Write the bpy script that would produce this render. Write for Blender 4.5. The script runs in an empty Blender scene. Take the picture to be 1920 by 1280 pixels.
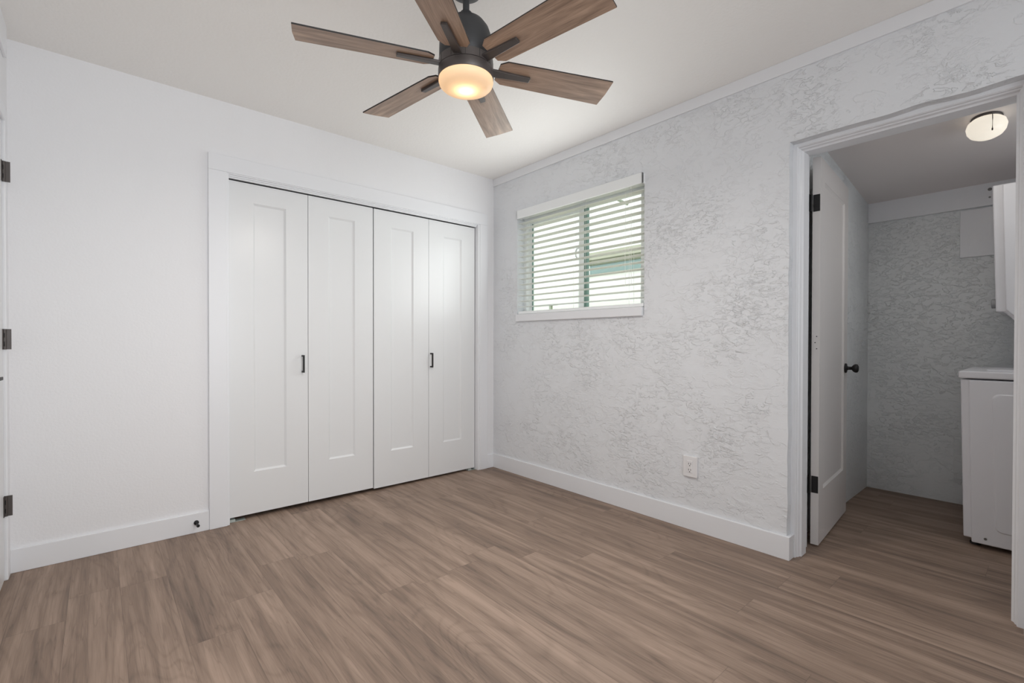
import bpy, bmesh, math, random
from mathutils import Vector, Matrix, noise
S = bpy.context.scene
COL = S.collection
PI = math.pi

# ------------------------------------------------------------------ camera
CAM = Vector((-2.5433, -3.1484, 1.0665))
YAW, PITCH, ROLL = 0.7183, -0.0086, 0.0018
fw = Vector((math.sin(YAW)*math.cos(PITCH), math.cos(YAW)*math.cos(PITCH), math.sin(PITCH)))
rt = Vector((math.cos(YAW), -math.sin(YAW), 0)); up = rt.cross(fw)
r2 = rt*math.cos(ROLL) + up*math.sin(ROLL); u2 = -rt*math.sin(ROLL) + up*math.cos(ROLL)
cd = bpy.data.cameras.new('camera'); cam = bpy.data.objects.new('camera', cd); COL.objects.link(cam)
cam.matrix_world = Matrix(((r2.x, u2.x, -fw.x, CAM.x), (r2.y, u2.y, -fw.y, CAM.y), (r2.z, u2.z, -fw.z, CAM.z), (0, 0, 0, 1)))
cd.sensor_width = 36; cd.lens = 889.02/1920*36; cd.shift_y = 7.81/1920; cd.clip_start = .02
S.camera = cam

# ------------------------------------------------------------------ view, world, lights
S.view_settings.view_transform = 'Standard'; S.view_settings.look = 'None'
S.view_settings.exposure = 0.90; S.view_settings.gamma = 1.0; S.view_settings.use_curve_mapping = False
try:
    S.cycles.use_denoising = True; S.cycles.max_bounces = 12; S.cycles.diffuse_bounces = 8
    S.cycles.transparent_max_bounces = 16; S.cycles.caustics_reflective = False; S.cycles.caustics_refractive = False
    S.cycles.sample_clamp_indirect = 6
except Exception: pass
W = bpy.data.worlds.new('world'); S.world = W; W.use_nodes = True
W.node_tree.nodes['Background'].inputs[0].default_value = (0.93, 0.97, 1, 1)
W.node_tree.nodes['Background'].inputs[1].default_value = 1.1
def light(name, typ, loc, rot, energy, col=(1, 1, 1), **k):
    d = bpy.data.lights.new(name, typ); o = bpy.data.objects.new(name, d); COL.objects.link(o)
    o.location = loc; o.rotation_euler = rot; d.energy = energy; d.color = col
    for a, b in k.items(): setattr(d, a, b)
    return o
# unseen fill lamp, added in a made-up opening behind the camera
light('rear_fill', 'AREA', (-2.1, -4.26, 1.45), (PI/2, 0, 0), 6.4, (.95, .975, 1), shape='RECTANGLE', size=1.2, size_y=1.5, spread=math.radians(105))
# unseen lamp added on the room side of the blind, standing for window daylight
light('blind_window_fill', 'AREA', (-.062, -.90, 1.66), (0, PI/2+.13, 0), 4.3, (.97, 1, .99), shape='RECTANGLE', size=.66, size_y=1.05)
# fan bowl's bulb, then unseen discs added below bowl and globe to light rooms
light('fan_bulb', 'POINT', (-1.4695, -1.6475, 2.068), (0, 0, 0), .21, (1, .63, .33), shadow_soft_size=.022)
light('fan_fill_disc', 'AREA', (-1.4695, -1.6475, 2.018), (0, 0, 0), 7.0, (1, .95, .89), shape='DISK', size=.17)
light('laundry_fill_disc', 'AREA', (.83, -2.915, 2.07), (0, 0, 0), .6, (1, .95, .88), shape='DISK', size=.16)

# ------------------------------------------------------------------ materials
def lin(c):
    c = c/255.0
    return c/12.92 if c <= .04045 else ((c+.055)/1.055)**2.4
def rgb(r, g, b): return (lin(r), lin(g), lin(b), 1)
class NT:
    def __init__(s, name):
        s.m = bpy.data.materials.new(name); s.m.use_nodes = True; s.t = s.m.node_tree; s.b = s.t.nodes['Principled BSDF']
    def n(s, typ, **k):
        x = s.t.nodes.new(typ)
        for a, b in k.items():
            if a.startswith('i_'): x.inputs[a[2:].replace('_', ' ')].default_value = b
            else: setattr(x, a, b)
        return x
    def l(s, a, ao, b, bi): s.t.links.new(a.outputs[ao], b.inputs[bi])
    def math(s, op, a, b=None, clamp=False):
        x = s.t.nodes.new('ShaderNodeMath'); x.operation = op; x.use_clamp = clamp
        for i, v in enumerate((a, b)):
            if v is None: continue
            if isinstance(v, (int, float)): x.inputs[i].default_value = v
            else: s.t.links.new(v, x.inputs[i])
        return x.outputs[0]
def plain(name, col, rough=.5, metal=0, spec=.5, bump=None):
    q = NT(name); q.b.inputs['Base Color'].default_value = col; q.b.inputs['Roughness'].default_value = rough
    q.b.inputs['Metallic'].default_value = metal; q.b.inputs['Specular IOR Level'].default_value = spec
    tc = q.n('ShaderNodeTexCoord')
    sc, st = bump or (60, .03)
    nz = q.n('ShaderNodeTexNoise', i_Scale=sc, i_Detail=3.0); q.l(tc, 'Object', nz, 'Vector')
    bp = q.n('ShaderNodeBump', i_Strength=st, i_Distance=.004); q.l(nz, 'Fac', bp, 'Height'); q.l(bp, 'Normal', q.b, 'Normal')
    return q.m
def stucco(name, col, h1=1.0, h2=1.0, flat=.5):
    """skip-trowelled stucco: flat ground, ragged raised flakes laid in strokes, in patches"""
    q = NT(name); q.b.inputs['Base Color'].default_value = col; q.b.inputs['Roughness'].default_value = .6; q.b.inputs['Specular IOR Level'].default_value = .3
    tc = q.n('ShaderNodeTexCoord')
    def layer(scale, stretch, rot, locn, lo, hi, detail, rough, dist):
        mp = q.n('ShaderNodeMapping'); mp.inputs['Scale'].default_value = (1, 1, stretch); mp.inputs['Rotation'].default_value = (rot, 0, 0); mp.inputs['Location'].default_value = locn
        q.l(tc, 'Object', mp, 'Vector')
        a = q.n('ShaderNodeTexNoise', i_Scale=scale, i_Detail=detail, i_Roughness=rough, i_Distortion=dist); q.l(mp, 'Vector', a, 'Vector')
        r = q.n('ShaderNodeMapRange', i_From_Min=lo, i_From_Max=hi); q.l(a, 'Fac', r, 'Value'); return r.outputs[0]
    def mask(scale, locn, lo, hi):
        mp = q.n('ShaderNodeMapping'); mp.inputs['Location'].default_value = locn; q.l(tc, 'Object', mp, 'Vector')
        a = q.n('ShaderNodeTexNoise', i_Scale=scale, i_Detail=2.0); q.l(mp, 'Vector', a, 'Vector')
        r = q.n('ShaderNodeMapRange', i_From_Min=lo, i_From_Max=hi); q.l(a, 'Fac', r, 'Value'); return r.outputs[0]
    A = layer(8.0, 1.5, .35, (0, 0, 0), .53, .565, 6.0, .62, .35)
    B = layer(19.0, 1.9, -.2, (3, 7, 1), .53, .58, 5.0, .6, .5)
    C = layer(24.0, .8, .5, (9, 2, 5), .55, .60, 5.0, .6, .5)
    mB = mask(3.2, (1, 4, 2), flat-.06, flat+.08); mC = mask(2.6, (8, 3, 6), .53, .66)
    D = layer(30.0, 2.3, .12, (2, 5, 8), .545, .60, 5.0, .62, .6); mD = mask(2.2, (4, 4, 9), .50, .64)
    f = q.n('ShaderNodeTexNoise', i_Scale=55.0, i_Detail=3.0); q.l(tc, 'Object', f, 'Vector')
    h = q.math('MULTIPLY', A, .55*h1)
    h = q.math('ADD', h, q.math('MULTIPLY', q.math('MULTIPLY', B, mB), .85*h2))
    h = q.math('ADD', h, q.math('MULTIPLY', q.math('MULTIPLY', C, mC), .65*h2))
    h = q.math('ADD', h, q.math('MULTIPLY', q.math('MULTIPLY', D, mD), .60*h2))
    h = q.math('ADD', h, q.math('MULTIPLY', f.outputs['Fac'], .35))
    bp = q.n('ShaderNodeBump', i_Strength=1.0, i_Distance=.0023); q.t.links.new(h, bp.inputs['Height']); q.l(bp, 'Normal', q.b, 'Normal')
    return q.m
def orange_peel(name, col, scale=95, strength=.22, rough=.5):
    q = NT(name); q.b.inputs['Base Color'].default_value = col; q.b.inputs['Roughness'].default_value = rough
    tc = q.n('ShaderNodeTexCoord')
    a = q.n('ShaderNodeTexNoise', i_Scale=float(scale), i_Detail=2.5, i_Roughness=.5); q.l(tc, 'Object', a, 'Vector')
    b = q.n('ShaderNodeTexNoise', i_Scale=scale/6.0, i_Detail=2.0); q.l(tc, 'Object', b, 'Vector')
    h = q.math('ADD', a.outputs['Fac'], q.math('MULTIPLY', b.outputs['Fac'], .8))
    bp = q.n('ShaderNodeBump', i_Strength=strength, i_Distance=.004); q.t.links.new(h, bp.inputs['Height']); q.l(bp, 'Normal', q.b, 'Normal')
    return q.m
def plank_floor():
    q = NT('plank_floor'); PW, PL, X0 = .165, 1.22, -1.154
    g = q.n('ShaderNodeNewGeometry'); sp = q.n('ShaderNodeSeparateXYZ'); q.l(g, 'Position', sp, 'Vector')
    u = q.math('DIVIDE', q.math('ADD', sp.outputs['X'], -X0+20*PW), PW)
    row = q.math('FLOOR', u); fu = q.math('FRACT', u)
    wn = q.n('ShaderNodeTexWhiteNoise', noise_dimensions='1D'); q.t.links.new(row, wn.inputs['W'])
    v = q.math('ADD', q.math('DIVIDE', sp.outputs['Y'], PL), q.math('ADD', q.math('MULTIPLY', wn.outputs['Value'], 3.7), 30.0))
    pid = q.math('FLOOR', v); fv = q.math('FRACT', v)
    cb = q.n('ShaderNodeCombineXYZ'); q.t.links.new(row, cb.inputs[0]); q.t.links.new(pid, cb.inputs[1])
    w2 = q.n('ShaderNodeTexWhiteNoise', noise_dimensions='3D'); q.l(cb, 'Vector', w2, 'Vector')
    sc = q.n('ShaderNodeSeparateColor'); q.l(w2, 'Color', sc, 'Color')
    # grain coordinates, shifted per plank
    gx = q.math('ADD', sp.outputs['X'], q.math('MULTIPLY', sc.outputs[0], 31.0))
    gy = q.math('ADD', sp.outputs['Y'], q.math('MULTIPLY', sc.outputs[1], 17.0))
    def vec(sx, sy):
        c = q.n('ShaderNodeCombineXYZ'); q.t.links.new(q.math('MULTIPLY', gx, sx), c.inputs[0]); q.t.links.new(q.math('MULTIPLY', gy, sy), c.inputs[1]); return c
    v1 = vec(1, .055); big = q.n('ShaderNodeTexNoise', i_Scale=21.0, i_Detail=3.0, i_Roughness=.5, i_Distortion=.35); q.l(v1, 'Vector', big, 'Vector')
    v0 = vec(1, .12); wide = q.n('ShaderNodeTexNoise', i_Scale=6.0, i_Detail=2.0, i_Distortion=.5); q.l(v0, 'Vector', wide, 'Vector')
    v2 = vec(1, .03); fine = q.n('ShaderNodeTexNoise', i_Scale=120.0, i_Detail=4.0, i_Roughness=.65); q.l(v2, 'Vector', fine, 'Vector')
    v3 = vec(1, .20); wv = q.n('ShaderNodeTexNoise', i_Scale=4.2, i_Detail=1.5, i_Distortion=.5); q.l(v3, 'Vector', wv, 'Vector')
    rings = q.math('SINE', q.math('MULTIPLY', wv.outputs['Fac'], 80.0))
    rings = q.math('POWER', q.math('ADD', q.math('MULTIPLY', rings, .5), .5), 5.0)
    t = q.math('ADD', q.math('MULTIPLY', big.outputs['Fac'], .62), q.math('MULTIPLY', fine.outputs['Fac'], .38))
    t = q.math('ADD', t, q.math('MULTIPLY', wide.outputs['Fac'], .36))
    t = q.math('ADD', t, q.math('MULTIPLY', sc.outputs[2], .09))
    t = q.math('SUBTRACT', t, q.math('MULTIPLY', rings, .06))
    ve = q.math('ABSOLUTE', q.math('SUBTRACT', q.math('FRACT', q.math('MULTIPLY', q.math('ADD', big.outputs['Fac'], q.math('MULTIPLY', wide.outputs['Fac'], .6)), 7.0)), .5))
    vm = q.n('ShaderNodeMapRange', i_From_Min=.0, i_From_Max=.10, i_To_Min=.075, i_To_Max=0.0); q.t.links.new(ve, vm.inputs['Value'])
    t = q.math('SUBTRACT', t, vm.outputs[0])
    # knots
    v4 = vec(1, .45); vo = q.n('ShaderNodeTexVoronoi', i_Scale=1.9); q.l(v4, 'Vector', vo, 'Vector')
    kn = q.n('ShaderNodeMapRange', i_From_Min=.008, i_From_Max=.05, i_To_Min=.30, i_To_Max=0.0); q.l(vo, 'Distance', kn, 'Value')
    t = q.math('SUBTRACT', t, kn.outputs[0])
    cr = q.n('ShaderNodeValToRGB'); e = cr.color_ramp.elements
    e[0].position = .36; e[0].color = rgb(87, 73, 63); e[1].position = .92; e[1].color = rgb(168, 145, 129)
    for p_, c_ in ((.52, rgb(113, 96, 85)), (.66, rgb(134, 114, 100)), (.78, rgb(151, 130, 115))):
        x = e.new(p_); x.color = c_
    q.t.links.new(t, cr.inputs['Fac'])
    # seams
    du = q.math('MULTIPLY', q.math('MINIMUM', fu, q.math('SUBTRACT', 1.0, fu)), PW)
    dv = q.math('MULTIPLY', q.math('MINIMUM', fv, q.math('SUBTRACT', 1.0, fv)), PL)
    d = q.math('MINIMUM', du, dv)
    sm = q.n('ShaderNodeMapRange', i_From_Min=.0003, i_From_Max=.0016, i_To_Min=.72, i_To_Max=1.0); q.t.links.new(d, sm.inputs['Value'])
    mx = q.n('ShaderNodeMix', data_type='RGBA', blend_type='MULTIPLY'); mx.inputs['Factor'].default_value = 1.0
    q.t.links.new(cr.outputs['Color'], mx.inputs['A']); q.t.links.new(sm.outputs[0], mx.inputs['B'])
    q.t.links.new(mx.outputs['Result'], q.b.inputs['Base Color'])
    q.b.inputs['Roughness'].default_value = .52; q.b.inputs['Specular IOR Level'].default_value = .35
    h = q.math('ADD', q.math('MULTIPLY', sm.outputs[0], .5), q.math('MULTIPLY', fine.outputs['Fac'], .25))
    bp = q.n('ShaderNodeBump', i_Strength=.25, i_Distance=.002); q.t.links.new(h, bp.inputs['Height']); q.l(bp, 'Normal', q.b, 'Normal')
    return q.m
def blade_wood():
    q = NT('weathered_oak'); tc = q.n('ShaderNodeTexCoord')
    mp = q.n('ShaderNodeMapping'); mp.inputs['Scale'].default_value = (.09, 1, 1); q.l(tc, 'Object', mp, 'Vector')
    a = q.n('ShaderNodeTexNoise', i_Scale=26.0, i_Detail=5.0, i_Roughness=.6, i_Distortion=.7); q.l(mp, 'Vector', a, 'Vector')
    m2 = q.n('ShaderNodeMapping'); m2.inputs['Scale'].default_value = (.04, 1, 1); q.l(tc, 'Object', m2, 'Vector')
    f = q.n('ShaderNodeTexNoise', i_Scale=230.0, i_Detail=3.0); q.l(m2, 'Vector', f, 'Vector')
    m3 = q.n('ShaderNodeMapping'); m3.inputs['Scale'].default_value = (.22, 1, 1); q.l(tc, 'Object', m3, 'Vector')
    r = q.n('ShaderNodeTexNoise', i_Scale=9.0, i_Detail=1.0, i_Distortion=.5); q.l(m3, 'Vector', r, 'Vector')
    rings = q.math('MULTIPLY', q.math('SINE', q.math('MULTIPLY', r.outputs['Fac'], 70.0)), .022)
    t = q.math('ADD', q.math('ADD', q.math('MULTIPLY', a.outputs['Fac'], .75), q.math('MULTIPLY', f.outputs['Fac'], .3)), rings)
    cr = q.n('ShaderNodeValToRGB'); e = cr.color_ramp.elements
    e[0].position = .32; e[0].color = rgb(112, 90, 75); e[1].position = .72; e[1].color = rgb(194, 164, 141)
    q.t.links.new(t, cr.inputs['Fac']); q.t.links.new(cr.outputs['Color'], q.b.inputs['Base Color']); q.b.inputs['Roughness'].default_value = .42
    return q.m
def glass(name, tint):
    q = NT(name); nt = q.t; out = nt.nodes['Material Output']
    tr = q.n('ShaderNodeBsdfTransparent'); tr.inputs[0].default_value = tint
    gl = q.n('ShaderNodeBsdfGlossy'); gl.inputs['Roughness'].default_value = .02
    mx = q.n('ShaderNodeMixShader'); mx.inputs[0].default_value = .06
    nt.links.new(tr.outputs[0], mx.inputs[1]); nt.links.new(gl.outputs[0], mx.inputs[2])
    nt.links.new(mx.outputs[0], out.inputs['Surface']); return q.m
def frosted(name, col, mixf=.75, emit=0.0):
    q = NT(name); nt = q.t; out = nt.nodes['Material Output']
    tl = q.n('ShaderNodeBsdfTranslucent'); tl.inputs[0].default_value = col
    mx = q.n('ShaderNodeMixShader'); mx.inputs[0].default_value = mixf
    q.b.inputs['Base Color'].default_value = col; q.b.inputs['Roughness'].default_value = .25
    if emit: q.b.inputs['Emission Color'].default_value = col; q.b.inputs['Emission Strength'].default_value = emit
    nt.links.new(q.b.outputs[0], mx.inputs[1]); nt.links.new(tl.outputs[0], mx.inputs[2]); nt.links.new(mx.outputs[0], out.inputs['Surface'])
    return q.m
M = dict(
    wall=orange_peel('painted_drywall', rgb(229, 229, 231)),
    ceil=orange_peel('ceiling_paint', rgb(240, 238, 235), 70, .35, .6),
    stucco=stucco('white_stucco', rgb(222, 224, 227), .9, .95, .50),
    stucco_l=stucco('laundry_stucco', rgb(224, 227, 228), 1.0, 1.2, .42),
    trim=plain('trim_paint', rgb(228, 229, 232), .35, bump=(30, .02)),
    door=plain('door_paint', rgb(224, 225, 226), .30, bump=(45, .03)),
    ldoor=plain('laundry_door_paint', rgb(214, 210, 208), .35),
    lceil=plain('laundry_ceiling_paint', rgb(226, 220, 218), .6, bump=(80, .08)),
    floor=plank_floor(), wood=blade_wood(),
    black=plain('black_metal', rgb(30, 29, 30), .45, .3),
    bronze=plain('dark_bronze', rgb(84, 78, 76), .42, .35, bump=(120, .05)),
    housing=plain('matte_graphite', rgb(58, 59, 61), .5, .3, bump=(140, .05)),
    edge=plain('blade_edge_dark', rgb(34, 29, 27), .5),
    vinyl=plain('white_vinyl', rgb(236, 238, 238), .4),
    slat=plain('white_slat', rgb(232, 233, 228), .45),
    seal=plain('green_grey_seal', rgb(112, 142, 132), .5),
    cord=plain('white_cord', rgb(235, 235, 232), .7),
    plate=plain('white_plastic', rgb(226, 225, 226), .35),
    dark=plain('dark_slot', rgb(22, 20, 20), .7),
    appliance=plain('white_enamel', rgb(222, 222, 226), .28, bump=(20, .01)),
    grey=plain('grey_plastic', rgb(140, 141, 143), .4),
    screw=plain('dull_screw', rgb(120, 118, 116), .4, .6),
    zinc=plain('zinc_bracket', rgb(190, 200, 195), .4, .5),
    bowl=frosted('frosted_bowl', (1, .93, .82, 1), .72),
    globe=frosted('opal_globe', rgb(240, 234, 222), .15, .36),
    glass=glass('window_glass', (.97, 1, .985, 1)),
    closet=plain('closet_shade_grey', rgb(90, 88, 86), .8),  # shade inside the closet is put into this dark wall colour
    n_wall=plain('neighbour_stucco', rgb(240, 240, 234), .8, bump=(40, .2)),
    n_trim=plain('neighbour_tan_trim', rgb(176, 174, 154), .7),
    n_brown=plain('neighbour_olive_soffit', rgb(112, 116, 92), .8),
    n_glass=plain('neighbour_teal_glass', rgb(128, 150, 146), .3),
    yard=plain('pale_yard', rgb(214, 212, 190), .9, bump=(8, .3)),
    fence=plain('pale_yellow_wall', rgb(222, 222, 196), .8, bump=(40, .2)),
    olive=plain('olive_metal', rgb(150, 158, 138), .6),
)

# ------------------------------------------------------------------ builders
def obj(name, bm, mat, parent=None, bevel=0, smooth=False, seg=2):
    bmesh.ops.recalc_face_normals(bm, faces=bm.faces)
    me = bpy.data.meshes.new(name); bm.to_mesh(me); bm.free()
    for m in (mat if isinstance(mat, (list, tuple)) else [mat]): me.materials.append(m)
    o = bpy.data.objects.new(name, me); COL.objects.link(o)
    if parent: o.parent = parent
    if smooth:
        for p in me.polygons: p.use_smooth = True
    if bevel:
        b = o.modifiers.new('bevel', 'BEVEL'); b.width = bevel; b.segments = seg; b.limit_method = 'ANGLE'; b.angle_limit = math.radians(40)
    return o
def box(bm, x0, x1, y0, y1, z0, z1):
    v = [bm.verts.new(p) for p in ((x0, y0, z0), (x1, y0, z0), (x1, y1, z0), (x0, y1, z0), (x0, y0, z1), (x1, y0, z1), (x1, y1, z1), (x0, y1, z1))]
    for f in ((0, 3, 2, 1), (4, 5, 6, 7), (0, 1, 5, 4), (1, 2, 6, 5), (2, 3, 7, 6), (3, 0, 4, 7)): bm.faces.new([v[i] for i in f])
    return v
def boxes(*bs):
    bm = bmesh.new()
    for b in bs: box(bm, *b)
    return bm
def lathe(bm, prof, n=48, c=(0, 0, 0), axis='Z'):
    rings = []
    for r, z in prof:
        ring = []
        for i in range(n if r > 1e-6 else 1):
            a = 2*PI*i/n; p = (r*math.cos(a), r*math.sin(a), z)
            if axis == 'Y': p = (p[0], p[2], p[1])
            if axis == 'X': p = (p[2], p[0], p[1])
            ring.append(bm.verts.new((p[0]+c[0], p[1]+c[1], p[2]+c[2])))
        rings.append(ring)
    for a, b in zip(rings, rings[1:]):
        for i in range(n):
            j = (i+1) % n
            q = [a[i % len(a)], a[j % len(a)], b[j % len(b)], b[i % len(b)]]
            q = [x for k, x in enumerate(q) if x not in q[:k]]
            if len(q) > 2: bm.faces.new(q)
    return bm
def tube(bm, pts, r, n=10):
    rings = []
    pts = [Vector(p) for p in pts]
    for i, p in enumerate(pts):
        d = (pts[min(i+1, len(pts)-1)] - pts[max(i-1, 0)]).normalized()
        s = d.cross(Vector((0, 0, 1)));
        if s.length < 1e-3: s = d.cross(Vector((1, 0, 0)))
        s.normalize(); t = s.cross(d)
        rings.append([bm.verts.new(p + r*(s*math.cos(2*PI*k/n) + t*math.sin(2*PI*k/n))) for k in range(n)])
    for a, b in zip(rings, rings[1:]):
        for k in range(n): bm.faces.new((a[k], a[(k+1) % n], b[(k+1) % n], b[k]))
    bm.faces.new(rings[0]); bm.faces.new(rings[-1]); return bm
def prism(bm, poly, axis, a, b):
    def P(u, v, w): return {'X': (w, u, v), 'Y': (u, w, v), 'Z': (u, v, w)}[axis]
    A = [bm.verts.new(P(u, v, a)) for u, v in poly]; B = [bm.verts.new(P(u, v, b)) for u, v in poly]
    n = len(poly); bm.faces.new(A); bm.faces.new(B[::-1])
    for i in range(n): bm.faces.new((A[i], A[(i+1) % n], B[(i+1) % n], B[i]))
    return bm
def tag(o, label=None, cat=None, group=None, kind=None):
    if label: o['label'] = label
    if cat: o['category'] = cat
    if group: o['group'] = group
    if kind: o['kind'] = kind
    return o
def empty(name, loc, label, cat, group=None, kind=None, rot=(0, 0, 0)):
    o = bpy.data.objects.new(name, None); COL.objects.link(o); o.location = loc; o.rotation_euler = rot
    return tag(o, label, cat, group, kind)
def struct(name, bm, mat, label, cat, **k): return tag(obj(name, bm, mat, None, **k), label, cat, None, 'structure')
def sheet(bm, axis, val, us, vs, holes, disp=None, keep=None):
    """a wall face split on the lines us x vs, cells inside holes left out"""
    V = {}
    def P(i, j):
        if (i, j) not in V:
            u, v = us[i], vs[j]; w = val + (disp(u, v) if disp else 0)
            V[i, j] = bm.verts.new({'X': (w, u, v), 'Y': (u, w, v), 'Z': (u, v, w)}[axis])
        return V[i, j]
    for i in range(len(us)-1):
        for j in range(len(vs)-1):
            cu, cv = (us[i]+us[i+1])/2, (vs[j]+vs[j+1])/2
            if any(h[0] < cu < h[1] and h[2] < cv < h[3] for h in holes): continue
            bm.faces.new((P(i, j), P(i+1, j), P(i+1, j+1), P(i, j+1)))
def slab(bm, axis, a, b, u0, u1, v0, v1, holes=()):
    """a wall from a to b with real holes and lined reveals"""
    us = sorted({u0, u1} | {x for h in holes for x in h[:2] if u0 < x < u1}); vs = sorted({v0, v1} | {x for h in holes for x in h[2:] if v0 < x < v1})
    sheet(bm, axis, a, us, vs, holes); sheet(bm, axis, b, us, vs, holes)
    def q(p0, p1):
        def P(u, v, w): return {'X': (w, u, v), 'Y': (u, w, v), 'Z': (u, v, w)}[axis]
        bm.faces.new([bm.verts.new(P(*p0, a)), bm.verts.new(P(*p1, a)), bm.verts.new(P(*p1, b)), bm.verts.new(P(*p0, b))])
    for r in [(u0, u1, v0, v1)] + list(holes):
        c = [(r[0], max(r[2], v0)), (r[1], max(r[2], v0)), (r[1], r[3]), (r[0], r[3])]
        for i in range(4):
            if i or r[2] > v0: q(c[i], c[(i+1) % 4])
    bmesh.ops.remove_doubles(bm, verts=bm.verts, dist=1e-5)

H = 2.44; XL = -2.85; YR = -4.2; XB = 1.732; YL = -2.243
DW = (-3.083, -2.292, -.01, 2.040)          # doorway to the laundry
WN = (-1.478, -.300, 1.235, 2.075)          # window in the right wall
CL = (-1.982, -.158, -.01, 2.036)           # closet opening

# ------------------------------------------------------------------ the room shell
struct('floor', boxes((XL-.2, XB+.1, YR-.1, .8, -.06, 0)), M['floor'], 'grey brown wood plank floor running from the bedroom into the laundry', 'floor')
struct('ceiling', boxes((XL-.15, .0, YR-.1, .75, H, H+.1)), M['ceil'], 'white lightly textured bedroom ceiling above the fan', 'ceiling')
bm = bmesh.new(); slab(bm, 'Y', 0, .10, XL-.15, .0, 0, H, [CL])
struct('wall_back', bm, M['wall'], 'smooth white wall around the folding closet doors', 'wall')
bm = bmesh.new(); slab(bm, 'X', XL-.12, XL, YR, 0, 0, H, [(-.925, -.084, -.01, 2.044)])
struct('wall_left', bm, M['wall'], 'white wall at the left picture edge holding a hinged door', 'wall')
bm = bmesh.new(); slab(bm, 'Y', YR-.12, YR, XL-.12, .0, 0, H, [(-2.65, -.65, .65, 2.25)])  # unseen opening added to hold the rear fill lamp
struct('wall_front', bm, M['wall'], 'white wall behind the camera with an added opening for the fill light', 'wall')
# right wall: rough trowelled stucco, its face gently uneven and its doorway edge ragged
def sdisp(u, v):
    d = noise.noise(Vector((u*5, v*5, 1.3)))*.0022 + noise.noise(Vector((u*22, v*26, 4.1)))*.0016
    e = min(abs(v-WN[2]), abs(v-WN[3])) if WN[0] < u < WN[1] else 9
    return -abs(d)
bm = bmesh.new()
def grid(a, b, step, extra):
    n = max(1, round((b-a)/step)); s = [a+(b-a)*i/n for i in range(n+1)]
    return sorted(set([x for x in s if all(abs(x-e) > step*.45 for e in extra)] + [e for e in extra]))
us = grid(YR, 0, .02, [DW[0], DW[1], WN[0], WN[1]]); vs = grid(0, H, .02, [DW[3], WN[2], WN[3]])
sheet(bm, 'X', 0, us, vs, [DW, WN], sdisp)
bm.verts.ensure_lookup_table()
for v in bm.verts:                                   # ragged arris round the doorway
    if abs(v.co.y-DW[1]) < 1e-4 and v.co.z < DW[3]+.001: v.co.y += noise.noise(Vector((v.co.z*9, 2, 0)))*.005
    if abs(v.co.z-DW[3]) < 1e-4 and DW[0]-.001 < v.co.y < DW[1]+.001: v.co.z += noise.noise(Vector((v.co.y*7, 5, 0)))*.008
ed = [e for e in bm.edges if len(e.link_faces) == 1]
r = bmesh.ops.extrude_edge_only(bm, edges=ed)
for v in r['geom']:
    if isinstance(v, bmesh.types.BMVert): v.co.x = .24 if DW[0]-.02 < v.co.y < DW[1]+.02 else .13
struct('wall_right', bm, M['stucco'], 'rough white stucco wall with the blind window and laundry doorway', 'wall', smooth=False)
bm = boxes((.125, .135, -2.0, 0, 0, WN[2]), (.125, .135, -2.0, 0, WN[3], 2.6), (.125, .135, WN[1], .1, WN[2], WN[3]), (.125, .135, -2.15, WN[0], WN[2], WN[3]))
struct('wall_outside', bm, M['n_wall'], 'outer face of the wall around the window', 'wall')
# laundry shell, its ceiling sloping down to the back
struct('wall_laundry_back', boxes((XB, XB+.1, -3.7, YL+.1, 0, 2.5)), M['stucco_l'], 'rough stucco wall at the back of the laundry room', 'wall')
struct('wall_laundry_side', boxes((.24, XB, YL, YL+.1, 0, 2.6)), M['stucco_l'], 'rough stucco wall behind the open laundry door', 'wall')
bm = bmesh.new(); slab(bm, 'Y', -3.66, -3.62, .24, XB, 0, 2.6, [(.30, 1.06, 1.47, 2.03)])  # out-of-view opening added to let light into the laundry
struct('wall_laundry_right', bm, M['stucco_l'], 'wall at the right of the laundry room', 'wall')
bm = bmesh.new(); slab(bm, 'X', .235, .245, -3.72, YL+.1, 0, 2.6, [(DW[0], DW[1], -.01, 2.03)])
struct('wall_laundry_front', bm, M['stucco_l'], 'laundry side of the doorway wall', 'wall')
zc = lambda x: 2.073+.1375*(XB-x)
struct('ceiling_laundry', prism(bmesh.new(), [(.2, zc(.2)), (XB+.1, zc(XB+.1)), (XB+.1, zc(XB+.1)+.1), (.2, zc(.2)+.1)], 'Y', -3.72, YL+.1), M['lceil'],
       'grey looking sloped ceiling of the laundry room', 'ceiling')
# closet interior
struct('wall_closet', boxes((CL[0]-.1, 0, .70, .76, 0, H), (CL[0]-.16, CL[0]-.1, .1, .76, 0, H), (-.06, 0, .1, .76, 0, H)), M['closet'], 'closet inside coloured dark as shade seen through the door gaps', 'wall')

# ------------------------------------------------------------------ trim and baseboards
bv = .0025
struct('trim_1', boxes((-2.072, CL[0], -.018, 0, 0, 2.036), (CL[1], -.079, -.018, 0, 0, 2.036), (-2.072, -.079, -.018, 0, 2.036, 2.129),
    (CL[0]-.002, CL[0]+.012, -.012, .10, 0, 2.036), (CL[1]-.016, CL[1]+.002, -.012, .10, 0, 2.036), (CL[0], CL[1], -.012, .10, 2.030, 2.040),
    (CL[0]+.012, CL[1]-.016, .010, .026, 2.014, 2.032), (CL[0]+.012, CL[1]-.016, .000, .012, 2.022, 2.032)), M['trim'],
    'flat white casing framing the closet opening', 'door trim', bevel=bv)
struct('baseboard_back', boxes((XL, -2.072, -.014, 0, 0, .1095), (-.079, 0, -.014, 0, 0, .112)), M['trim'], 'white baseboard under the closet wall', 'baseboard', bevel=bv)
struct('baseboard_right', boxes((-.014, 0, -2.307, 0, 0, .115), (-.001, .05, -2.307, -2.289, 0, .115)), M['trim'], 'white baseboard under the stucco wall, ending at the doorway', 'baseboard', bevel=bv)
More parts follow.
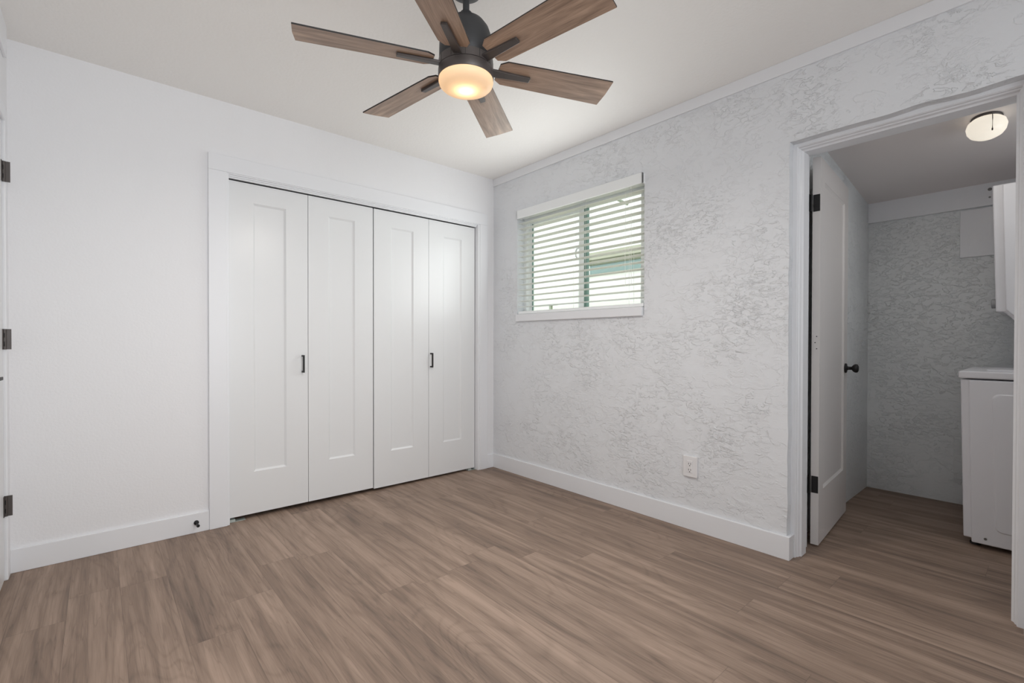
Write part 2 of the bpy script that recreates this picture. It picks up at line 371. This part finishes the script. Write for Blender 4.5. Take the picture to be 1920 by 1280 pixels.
struct('trim_2', boxes((-.010, .004, YR, 0, 2.378, H)), M['trim'], 'flat white board along the top of the stucco wall', 'ceiling trim', bevel=bv)
struct('trim_3', boxes((XL, XL+.012, YR, -.11, 2.305, H)), M['trim'], 'flat white board along the top of the left wall', 'ceiling trim', bevel=bv)
# moulded frame of the laundry doorway: one profile swept round both jambs and the head
prof = [(.05, -.03), (.05, .017), (.056, .021), (.066, .021), (.070, .026), (.084, .029), (.090, .036), (.152, .036), (.156, .014), (.238, .014), (.238, -.03)]
bm = bmesh.new()
path = []
for x, d in prof:
    yl, yr, zt = DW[1]-d, DW[0]+d, DW[3]-d+.002
    path.append([bm.verts.new(p) for p in ((x, yl, 0), (x, yl, zt), (x, yr, zt), (x, yr, 0))])
for a, b in zip(path, path[1:]):
    for k in range(3): bm.faces.new((a[k], a[k+1], b[k+1], b[k]))
struct('trim_4', bm, M['trim'], 'moulded white frame of the laundry doorway', 'door frame')
struct('trim_5', boxes((XL-.06, XL+.004, -.092, -.028, 0, 2.10), (XL-.06, XL+.004, -.98, -.92, 0, 2.10), (XL-.06, XL+.004, -.92, -.092, 2.036, 2.10)), M['trim'], 'white casing of the hinged door at the left edge', 'door trim', bevel=.005)
t6 = struct('trim_6', boxes((XB-.022, XB, -3.62, YL, 1.935, 2.09)), M['trim'], 'wide white board at the top of the laundry back wall', 'wall trim', bevel=bv)

for z, r in ((2.035, .010), (1.985, .006)):
    b = bmesh.new(); lathe(b, [(0, 0), (r, 0), (r*.8, -.004), (0, -.005)], 16, (XB-.0225, -2.872, z), 'X'); tag(obj('screw', b, M['screw'], t6), 'dull screw head')
# ------------------------------------------------------------------ panelled doors
def leaf(name, w, h, t, st, bot, top, mat, parent, rec=.009, slope=.012, both=False):
    """door leaf in its own frame: x along the width, front at y=0 facing -y; returns leaf with its recessed panel as child"""
    bm = bmesh.new(); box(bm, 0, st, 0, t, 0, h); box(bm, w-st, w, 0, t, 0, h); box(bm, st, w-st, 0, t, 0, bot); box(bm, st, w-st, 0, t, h-top, h)
    bmesh.ops.remove_doubles(bm, verts=bm.verts, dist=1e-5)
    dead = [f for f in bm.faces if abs(f.normal.y) < .5 and ((abs(f.calc_center_median().x-st) < 1e-4 or abs(f.calc_center_median().x-(w-st)) < 1e-4) and (f.calc_center_median().z < bot or f.calc_center_median().z > h-top))]
    bmesh.ops.delete(bm, geom=dead, context='FACES_ONLY')
    o = obj(name, bm, mat, parent)
    o.location = (0, 0, 0)
    b = bmesh.new(); x0, x1, z0, z1 = st-.001, w-st+.001, bot-.001, h-top+.001
    for s, y in ((1, .0008), (-1, t-.0008)):
        A = [b.verts.new(p) for p in ((x0, y, z0), (x1, y, z0), (x1, y, z1), (x0, y, z1))]
        k, yy = slope, y+s*rec
        B = [b.verts.new(p) for p in ((x0+k, yy, z0+k), (x1-k, yy, z0+k), (x1-k, yy, z1-k), (x0+k, yy, z1-k))]
        k2, y3 = k+.004, yy-s*.0
        for i in range(4): b.faces.new((A[i], A[(i+1) % 4], B[(i+1) % 4], B[i]))
        b.faces.new(B)
    obj('panel', b, mat, o)
    return o
def pull(parent, x, z0, z1):
    b = bmesh.new(); box(b, x-.005, x+.005, -.034, -.024, z0, z1); box(b, x-.005, x+.005, -.026, .001, z0, z0+.011); box(b, x-.005, x+.005, -.026, .001, z1-.011, z1)
    return tag(obj('handle', b, M['black'], parent, bevel=.0015), 'black bar pull')
def bifold(name, xs, z0, z1, label, handle_leaf, hx):
    root = empty(name, ((xs[0]), .03, 0), label, 'closet door', None, 'structure')
    for i, (a, b) in enumerate(xs_pairs(xs)):
        w = b-a
        l = leaf('door_leaf', w, z1-z0, .033, .131 if w > .3 else .1, .252, .114, M['door'], root)
        l.location = (a-xs[0], 0, z0)
        if i == handle_leaf: pull(l, hx-a, .866-z0, .978-z0)
    return root
def xs_pairs(xs): return [(xs[0], xs[1]-.0015), (xs[1]+.0015, xs[2])]
d1 = bifold('door_1', (-1.9665, -1.517, -1.0745), .026, 2.008, 'left pair of white folding closet doors with black bar pull', 0, -1.5535)
d2 = bifold('door_2', (-1.0665, -.619, -.181), .018, 2.007, 'right pair of white folding closet doors beside the room corner', 1, -.602)
for d, x, o in ((d1, .0, 0), (d2, .82, 0)):
    b = boxes((x, x+.085, -.008, .03, .001, .004), (x, x+.03, -.008, .03, .004, .016))
    tag(obj('pivot_bracket', b, M['zinc'], d), 'small pale metal floor bracket')

# laundry door standing open against the side wall
A, B = Vector((.272, -2.348)), Vector((.988, -2.295))
ang = math.atan2(B.y-A.y, B.x-A.x)
d3 = empty('door_3', (A.x, A.y, 0), 'open white one panel laundry door with round black knob', 'door', None, 'structure', (0, 0, ang))
l = leaf('door_leaf', .718, 2.016, .036, .096, .275, .115, M['ldoor'], d3); l.location = (0, 0, .010)
b = bmesh.new(); lathe(b, [(0, 0), (.029, 0), (.030, -.004), (.028, -.009), (.014, -.012), (.010, -.018), (.010, -.034), (.016, -.038), (.024, -.046), (.0265, -.055), (.024, -.064), (.014, -.069), (0, -.070)], 32, (.655, 0, .897), 'Y')
tag(obj('knob', b, M['black'], l, smooth=True), 'round black door knob')
for z in (1.745, .280):
    b = boxes((-.0022, .001, .002, .033, z, z+.088))
    hg = tag(obj('hinge', b, M['black'], d3, bevel=.003), 'black door hinge')
    b = bmesh.new(); lathe(b, [(0, z), (.0065, z), (.0065, z+.089), (0, z+.089)], 16, (-.009, .040, 0)); box(b, -.034, -.008, .044, .047, z, z+.088)
    obj('hinge_barrel', b, M['black'], hg)
b = boxes((-.0012, .001, .003, .031, 1.02, 1.105)); fp = obj('filled_mortise', b, M['ldoor'], d3)
for z, y in ((1.032, .013), (1.064, .020), (1.096, .013)):
    b = bmesh.new(); lathe(b, [(0, 0), (.0028, 0), (.0028, .0012), (0, .0012)], 12, (-.0022, y, z), 'X'); obj('screw_hole', b, M['dark'], fp)

# hinged door in the left wall, only its edge in view
d4 = empty('door_4', (XL-.008, -.096, 0), 'closed white door at the left picture edge with three black hinges', 'door', None, 'structure', (0, 0, -PI/2))
l = leaf('door_leaf', .81, 2.025, .036, .11, .24, .11, M['door'], d4); l.location = (0, 0, .008); l.rotation_euler = (0, 0, 0)
for ch in (l,): ch.scale = (1, -1, 1)
for z in (1.768, 1.028, .288):
    b = bmesh.new(); lathe(b, [(0, z), (.0075, z), (.0075, z+.09), (0, z+.09)], 16, (-.004, .005, 0)); box(b, .0, .022, .0, .0025, z, z+.09)
    box(b, -.0055, -.002, .002, .026, z, z+.09)
    hg = tag(obj('hinge', b, M['bronze'], d4), 'dark door hinge')
    for s in (.014, .052):
        bb = boxes((.0025, .0042, .0035, .0065, z+s, z+s+.02)); obj('hinge_slot', bb, M['dark'], hg)
b = bmesh.new(); lathe(b, [(0, 0), (.026, 0), (.026, .007), (.009, .010), (.009, .050), (0, .050)], 24, (.745, 0, .935), 'Y')
prism(b, [(.758, .046), (.758, .060), (.700, .063), (.638, .0665), (.700, .052)], 'Z', .929, .941)
tag(obj('lever_handle', b, M['black'], d4, bevel=.001), 'black lever handle')

# ------------------------------------------------------------------ window and blind
w1 = empty('window_1', (.10, -.885, WN[2]), 'white sliding window behind the blind in the stucco wall', 'window', None, 'structure')
def at(root, b, name, mat, **k):
    bmesh.ops.translate(b, verts=b.verts, vec=-Vector(root.location)); return obj(name, b, mat, root, **k)
y0, y1, z0, z1 = WN
at(w1, boxes((.075, .135, y0, y1, z0, z0+.055), (.075, .135, y0, y1, z1-.045, z1), (.075, .135, y1-.030, y1, z0+.055, z1-.045), (.075, .135, y0, y0+.075, z0+.055, z1-.045)), 'window_frame', M['vinyl'], bevel=.002)
fs = at(w1, boxes((.112, .130, y1-.06, y1-.030, z0+.055, z1-.045), (.098, .118, -.912, -.865, z0+.055, z1-.045), (.112, .130, -.9, y1-.06, z1-.062, z1-.045), (.112, .130, -.9, y1-.06, z0+.055, z0+.075)), 'sliding_sash', M['vinyl'], bevel=.002)
b = boxes((.100, .126, -.938, -.913, z0+.055, z1-.046)); bmesh.ops.translate(b, verts=b.verts, vec=-Vector(w1.location)); obj('weather_seal', b, M['seal'], fs)
b = boxes((.108, .122, y1-.068, y1-.0605, z0+.07, z1-.06)); bmesh.ops.translate(b, verts=b.verts, vec=-Vector(w1.location)); obj('weather_seal', b, M['seal'], fs)
b = bmesh.new(); tube(b, [(.098, -.868, 1.665), (.082, -.862, 1.672), (.078, -.853, 1.69), (.078, -.852, 1.72), (.082, -.858, 1.74), (.098, -.868, 1.748)], .006)
bmesh.ops.translate(b, verts=b.verts, vec=-Vector(w1.location)); obj('sash_pull', b, M['vinyl'], fs, smooth=True)
at(w1, boxes((.119, .122, -.872, y1-.055, z0+.05, z1-.05)), 'pane', M['glass'])
at(w1, boxes((.125, .128, y0+.07, -.93, z0+.05, z1-.04)), 'pane', M['glass'])
b = boxes((-.022, .075, y0+.004, y1-.004, z0-.008, z0+.048)); at(w1, b, 'window_sill', M['trim'], bevel=.004)

bl = empty('window_blind', (.02, -.885, 2.04), 'white horizontal slat blind hanging open in the window', 'blind')
at(bl, boxes((-.030, -.016, -1.481, -.325, 2.040, 2.105), (-.030, .03, -1.481, -1.474, 2.040, 2.105), (-.030, .03, -.332, -.325, 2.040, 2.105)), 'valance', M['vinyl'], bevel=.002)
at(bl, boxes((-.012, .045, -1.470, -.336, 2.046, 2.098)), 'head_rail', M['vinyl'], bevel=.002)
for i in range(16):
    z = 2.040 - .031 - i*.0443; th = math.radians(random.Random(i).uniform(-4.5, -2.0))
    b = bmesh.new()
    P = [(-.025, -.0005), (-.012, .0016), (0, .0023), (.012, .0016), (.025, -.0005)]
    top = [(x*math.cos(th)-q*math.sin(th), x*math.sin(th)+q*math.cos(th)) for x, q in P]
    poly = top + [(x, q-.003) for x, q in top[::-1]]
    prism(b, [(x+.022, q+z) for x, q in poly], 'Y', -1.474, -.318)
    at(bl, b, 'slat', M['slat'])
at(bl, boxes((-.004, .048, -1.474, -.318, z0+.050, z0+.072)), 'bottom_rail', M['vinyl'], bevel=.004)
for y in (-.44, -.905, -1.37):
    for dx in (-.004, .048):
        b = bmesh.new(); tube(b, [(dx, y, 2.05), (dx, y, z0+.06)], .0009, 6); at(bl, b, 'ladder_cord', M['cord'])
for y in (-1.02, -1.345, -1.39):
    b = bmesh.new(); tube(b, [(-.010, y, 2.045), (-.010, y+.002, 1.7), (-.010, y, 1.42 if y < -1.1 else 1.5)], .0012, 6); at(bl, b, 'lift_cord', M['cord'])

# outside the window
nh = empty('neighbour_house', (4.0, 1.2, 0), 'sunlit pale house with teal window outside the blind', 'house')
at(nh, boxes((4.0, 4.2, -3, 9, 0, 4.4)), 'wall', M['n_wall'])
at(nh, boxes((3.955, 4.02, .3, 2.32, 2.49, 2.615)), 'window_lintel', M['n_trim'])
wf = at(nh, boxes((3.985, 4.01, .3, 2.24, 2.24, 2.49)), 'window_pane', M['n_glass'])
at(nh, boxes((3.965, 4.01, .3, 2.24, 2.395, 2.49)), 'shadowed_soffit', M['n_brown'])  # soffit's shadow is put into this strip's olive colour
at(nh, boxes((3.96, 4.01, .3, 2.30, 2.22, 2.24)), 'window_ledge', M['n_trim'])
struct('ground_outside', boxes((.15, 9, -2.1, 9, -.2, -.1)), M['yard'], 'pale sunny yard outside the window', 'ground')
tag(obj('garden_wall', boxes((3.0, 3.12, -2.0, 8, -.1, 1.575)), M['fence']), 'low pale yellow garden wall outside the window', 'wall')
tp = empty('yard_post', (2.9, 2.14, -.1), 'thin grey T shaped post standing before the garden wall', 'post')
at(tp, boxes((2.88, 2.92, 2.12, 2.16, -.1, 1.64)), 'post', M['olive']); at(tp, boxes((2.87, 2.93, 2.02, 2.50, 1.64, 1.662)), 'cross_bar', M['olive'])
b = bmesh.new(); tube(b, [(.14, -1.03, 2.13), (.95, -.68, 2.27)], .012, 8)
tag(obj('awning_arm', b, M['olive']), 'thin olive metal bar slanting outside the top of the window', 'bar')

# ------------------------------------------------------------------ ceiling fan
FX, FY, FZ = -1.4695, -1.6475, 2.1258
FX = CAM.x + .92*(-1.376-CAM.x); FY = CAM.y + .92*(-1.517-CAM.y)
fan = empty('ceiling_fan', (FX, FY, H), 'six blade wood and black ceiling fan with lit glass bowl', 'ceiling fan')
def fanpart(name, prof, mat, parent=fan, n=64, **k):
    b = bmesh.new(); lathe(b, [(r, z-H) for r, z in prof], n); return obj(name, b, mat, parent, smooth=True, **k)
def sm(o):
    e = o.modifiers.new('edges', 'EDGE_SPLIT'); e.split_angle = math.radians(35); return o
sm(fanpart('canopy', [(0, H), (.064, H), (.066, H-.015), (.058, H-.034), (.038, H-.044), (.016, H-.047), (0, H-.047)], M['housing']))
sm(fanpart('downrod', [(.0125, H-.04), (.0125, 2.318)], M['housing']))
sm(fanpart('rod_collar', [(.0135, 2.332), (.022, 2.330), (.027, 2.318), (.028, 2.300), (.05, 2.296)], M['housing']))
sm(fanpart('motor_housing', [(0, 2.306), (.030, 2.306), (.052, 2.301), (.072, 2.287), (.088, 2.265), (.098, 2.236), (.102, 2.205), (.103, 2.150), (.101, 2.146), (.101, 2.143)], M['housing']))
mb = sm(fanpart('motor_band', [(.099, 2.144), (.1045, 2.143), (.1045, 2.113), (.099, 2.112)], M['bronze']))
for k in range(12):
    a = math.radians(158.1+15+30*k); b = boxes((.1035, .1050, -.0007, .0007, 2.114-H, 2.142-H)); o = obj('band_seam', b, M['dark'], mb); o.rotation_euler = (0, 0, a)
sm(fanpart('light_ring', [(.100, 2.112), (.1055, 2.110), (.1065, 2.104), (.1065, 2.080), (.104, 2.076), (.098, 2.076), (.098, 2.100), (0, 2.104)], M['bronze']))
fanpart('light_bowl', [(.1005, 2.078), (.1040, 2.074), (.1050, 2.064), (.1015, 2.053), (.093, 2.0445), (.078, 2.038), (.055, 2.0335), (.028, 2.0315), (0, 2.031)], M['bowl'])
bpy.data.objects['fan_bulb'].location = (FX, FY, 2.056); bpy.data.objects['fan_fill_disc'].location = (FX, FY, 2.024)
TILT = .2
def blade():
    b = bmesh.new(); r0, r1, w0, w1, t = .128, .6075, .060, .0705, .0055
    out = [(r0, -.042), (r0+.026, -w0), (r1, -w1), (r1+.004, 0), (r1, w1), (r0+.026, w0), (r0, .042)]
    prism(b, out, 'Z', 0, t)
    me_o = obj('blade', b, [M['wood'], M['edge']], fan)
    for p in me_o.data.polygons:
        if abs(p.normal.z) < .5: p.material_index = 1
    c = bmesh.new()
    pts = [(.098, .017), (.128, .0175), (.150, .0155), (.262, .0115)]
    poly = pts + [(x, -y) for x, y in pts[::-1]]
    prism(c, poly, 'Z', -.010, -.0004)
    br = obj('blade_bracket', c, M['bronze'], me_o, bevel=.002)
    return me_o, br
b0, br0 = blade()
for k in range(6):
    if k == 0: o = b0
    else:
        o = b0.copy(); COL.objects.link(o); o.parent = fan
        q = br0.copy(); COL.objects.link(q); q.parent = o
    a = math.radians(158.1+60*k)
    o.matrix_local = Matrix.Translation((0, 0, FZ-H)) @ Matrix.Rotation(a, 4, 'Z') @ Matrix.Rotation(-TILT, 4, 'X')

# ------------------------------------------------------------------ small things in the bedroom
ot = empty('wall_outlet', (0, -1.792, .359), 'white double wall outlet low on the stucco wall', 'outlet')
at(ot, boxes((-.016, .0, -1.834, -1.750, .300, .418)), 'cover_plate', M['plate'], bevel=.003)
rc = at(ot, boxes((-.0185, -.015, -1.8085, -1.7755, .326, .393)), 'receptacle', M['plate'], bevel=.001)
for z in (.368, .334):
    for y in (-1.7985, -1.786):
        b = boxes((-.0190, -.0170, y-.0012, y+.0012, z+.003, z+.013)); bmesh.ops.translate(b, verts=b.verts, vec=-Vector(ot.location)); obj('slot', b, M['dark'], rc)
    b = bmesh.new(); lathe(b, [(0, -.0190), (.0028, -.0190), (.0028, -.017), (0, -.017)], 12, (0, -1.792, z-.003), 'X'); bmesh.ops.translate(b, verts=b.verts, vec=-Vector(ot.location)); obj('ground_hole', b, M['dark'], rc)
ds = empty('door_stop', (-2.134, -.014, .057), 'small dark door stop on the baseboard left of the closet', 'door stop')
b = bmesh.new(); lathe(b, [(0, 0), (.0125, 0), (.0125, -.004), (.010, -.010), (.0045, -.012), (0, -.012)], 24, (0, 0, 0), 'Y'); obj('base', b, M['black'], ds, smooth=True)
b = bmesh.new(); lathe(b, [(0, -.01), (.0042, -.01), (.0042, -.058), (0, -.058)], 16, (0, 0, 0), 'Y'); obj('rod', b, M['black'], ds, smooth=True)
b = bmesh.new(); lathe(b, [(0, -.056), (.0075, -.056), (.008, -.066), (.006, -.070), (0, -.070)], 16, (0, 0, 0), 'Y'); obj('rubber_tip', b, M['dark'], ds, smooth=True)

# ------------------------------------------------------------------ laundry things
LX, LY = .83, -2.915
n = Vector((-.1375, 0, -1)).normalized()
lt = empty('ceiling_light', (LX, LY, zc(LX)), 'white glass globe light on the sloped laundry ceiling', 'ceiling light', rot=(0, math.atan(.1375), 0))
b = bmesh.new(); lathe(b, [(0, 0), (.058, 0), (.060, -.005), (.056, -.012), (.046, -.016), (0, -.016)], 48); sm(obj('base', b, M['bronze'], lt, smooth=True))
b = bmesh.new(); lathe(b, [(.040, -.011), (.058, -.014), (.071, -.028), (.0765, -.048), (.072, -.072), (.061, -.089), (.043, -.101), (.022, -.107), (0, -.108)], 48); obj('globe', b, M['globe'], lt, smooth=True)
b = bmesh.new(); tube(b, [(-.060, -.022, -.014), (-.078, -.026, -.026), (-.084, -.027, -.050), (-.084, -.027, -.100)], .0016, 6); lathe(b, [(0, -.114), (.003, -.112), (.003, -.102), (0, -.099)], 10, (-.084, -.027, 0)); obj('pull_chain', b, M['black'], lt)

ap = tag(obj('access_panel', boxes((XB-.014, XB, -3.02, -2.735, 1.620, 1.925)), M['trim'], bevel=.002), 'square white access panel under the board on the laundry wall', 'access panel')
tag(obj('access_panel', boxes((XB-.008, XB, -2.95, -2.715, .165, .462)), M['stucco_l'], bevel=.002), 'small stucco coloured panel low on the laundry wall beside the washer', 'access panel')
wm = empty('washing_machine', (.92, -2.83, 0), 'white washing machine standing half hidden behind the doorway', 'washing machine')
def shear(b):
    for v in b.verts: v.co.y += .021*(v.co.z-.03)
    return b
at(wm, shear(boxes((.912, 1.58, -3.50, -2.838, .040, .872))), 'cabinet', M['appliance'], bevel=.006)
b = bmesh.new(); Y0, Y1, Zb, Zt, X = -3.46, -2.8700, .024, .870, .893
box(b, X, .915, Y0, Y1, Zb, Zt)
fp = at(wm, shear(b), 'front_panel', M['appliance'], bevel=.006)
def rrect(y0, y1, z0, z1, r, n=6):
    out = []
    for cy, cz, a0 in ((y1-r, z1-r, 0), (y0+r, z1-r, 90), (y0+r, z0+r, 180), (y1-r, z0+r, 270)):
        for k in range(n+1):
            a = math.radians(a0+90*k/n); out.append((cy+r*math.cos(a), cz+r*math.sin(a)))
    return out
b = bmesh.new()
lo = [(rrect(Y0+.07-s, -2.960+s, .103-s, .800+s, .03), x) for s, x in ((.007, X+.001), (.003, X-.0005), (-.001, X-.004), (-.006, X-.0045))]
rings = [[b.verts.new((x, u, v)) for u, v in pl] for pl, x in lo]
for a_, c_ in zip(rings, rings[1:]):
    for i in range(len(a_)): b.faces.new((a_[i], a_[(i+1) % len(a_)], c_[(i+1) % len(c_)], c_[i]))
b.faces.new(rings[-1]); shear(b); bmesh.ops.translate(b, verts=b.verts, vec=-Vector(wm.location)); obj('embossed_field', b, M['appliance'], fp)
b = bmesh.new(); lathe(b, [(0, X-.003), (.006, X-.003), (.006, X+.001), (0, X+.001)], 12, (0, -2.922, .055), 'X'); bmesh.ops.translate(b, verts=b.verts, vec=-Vector(wm.location)); obj('screw', b, M['screw'], fp)
at(wm, shear(boxes((.893, 1.60, -3.52, -2.832, .878, .916))), 'top_panel', M['appliance'], bevel=.007)
at(wm, shear(boxes((1.02, 1.48, -3.40, -2.93, .914, .922))), 'lid', M['appliance'], bevel=.005)
for x, y in ((.96, -2.88), (.96, -3.44), (1.53, -2.88), (1.53, -3.44)):
    b = bmesh.new(); lathe(b, [(0, 0), (.022, 0), (.022, .012), (.010, .016), (.010, .042), (0, .042)], 16, (x, y, 0)); at(wm, b, 'foot', M['dark'])

dr = empty('tumble_dryer', (1.22, -2.93, 1.236), 'white wall mounted dryer above the washing machine', 'dryer')
def shear2(b):
    for v in b.verts: v.co.y += .026*(v.co.z-1.236)
    return b
oc = [(-2.933, 1.936), (-2.933, 1.236), (-2.966, 1.234), (-3.03, 1.150), (-3.50, 1.150), (-3.565, 1.234), (-3.598, 1.236), (-3.598, 1.936)]
at(dr, shear2(prism(bmesh.new(), oc, 'X', 1.20, XB-.016)), 'body', M['appliance'], bevel=.006)
dd = [(-2.972, 1.930), (-2.972, 1.246), (-3.035, 1.168), (-3.495, 1.168), (-3.56, 1.246), (-3.56, 1.930)]
at(dr, shear2(prism(bmesh.new(), dd, 'X', 1.182, 1.205)), 'door', M['appliance'], bevel=.005)
b = bmesh.new(); lathe(b, [(0, 0), (.024, 0), (.026, .004), (.026, .018), (.022, .020), (0, .020)], 24, (1.235, -2.934, 1.283), 'Y'); at(dr, b, 'side_knob', M['grey'], smooth=False)
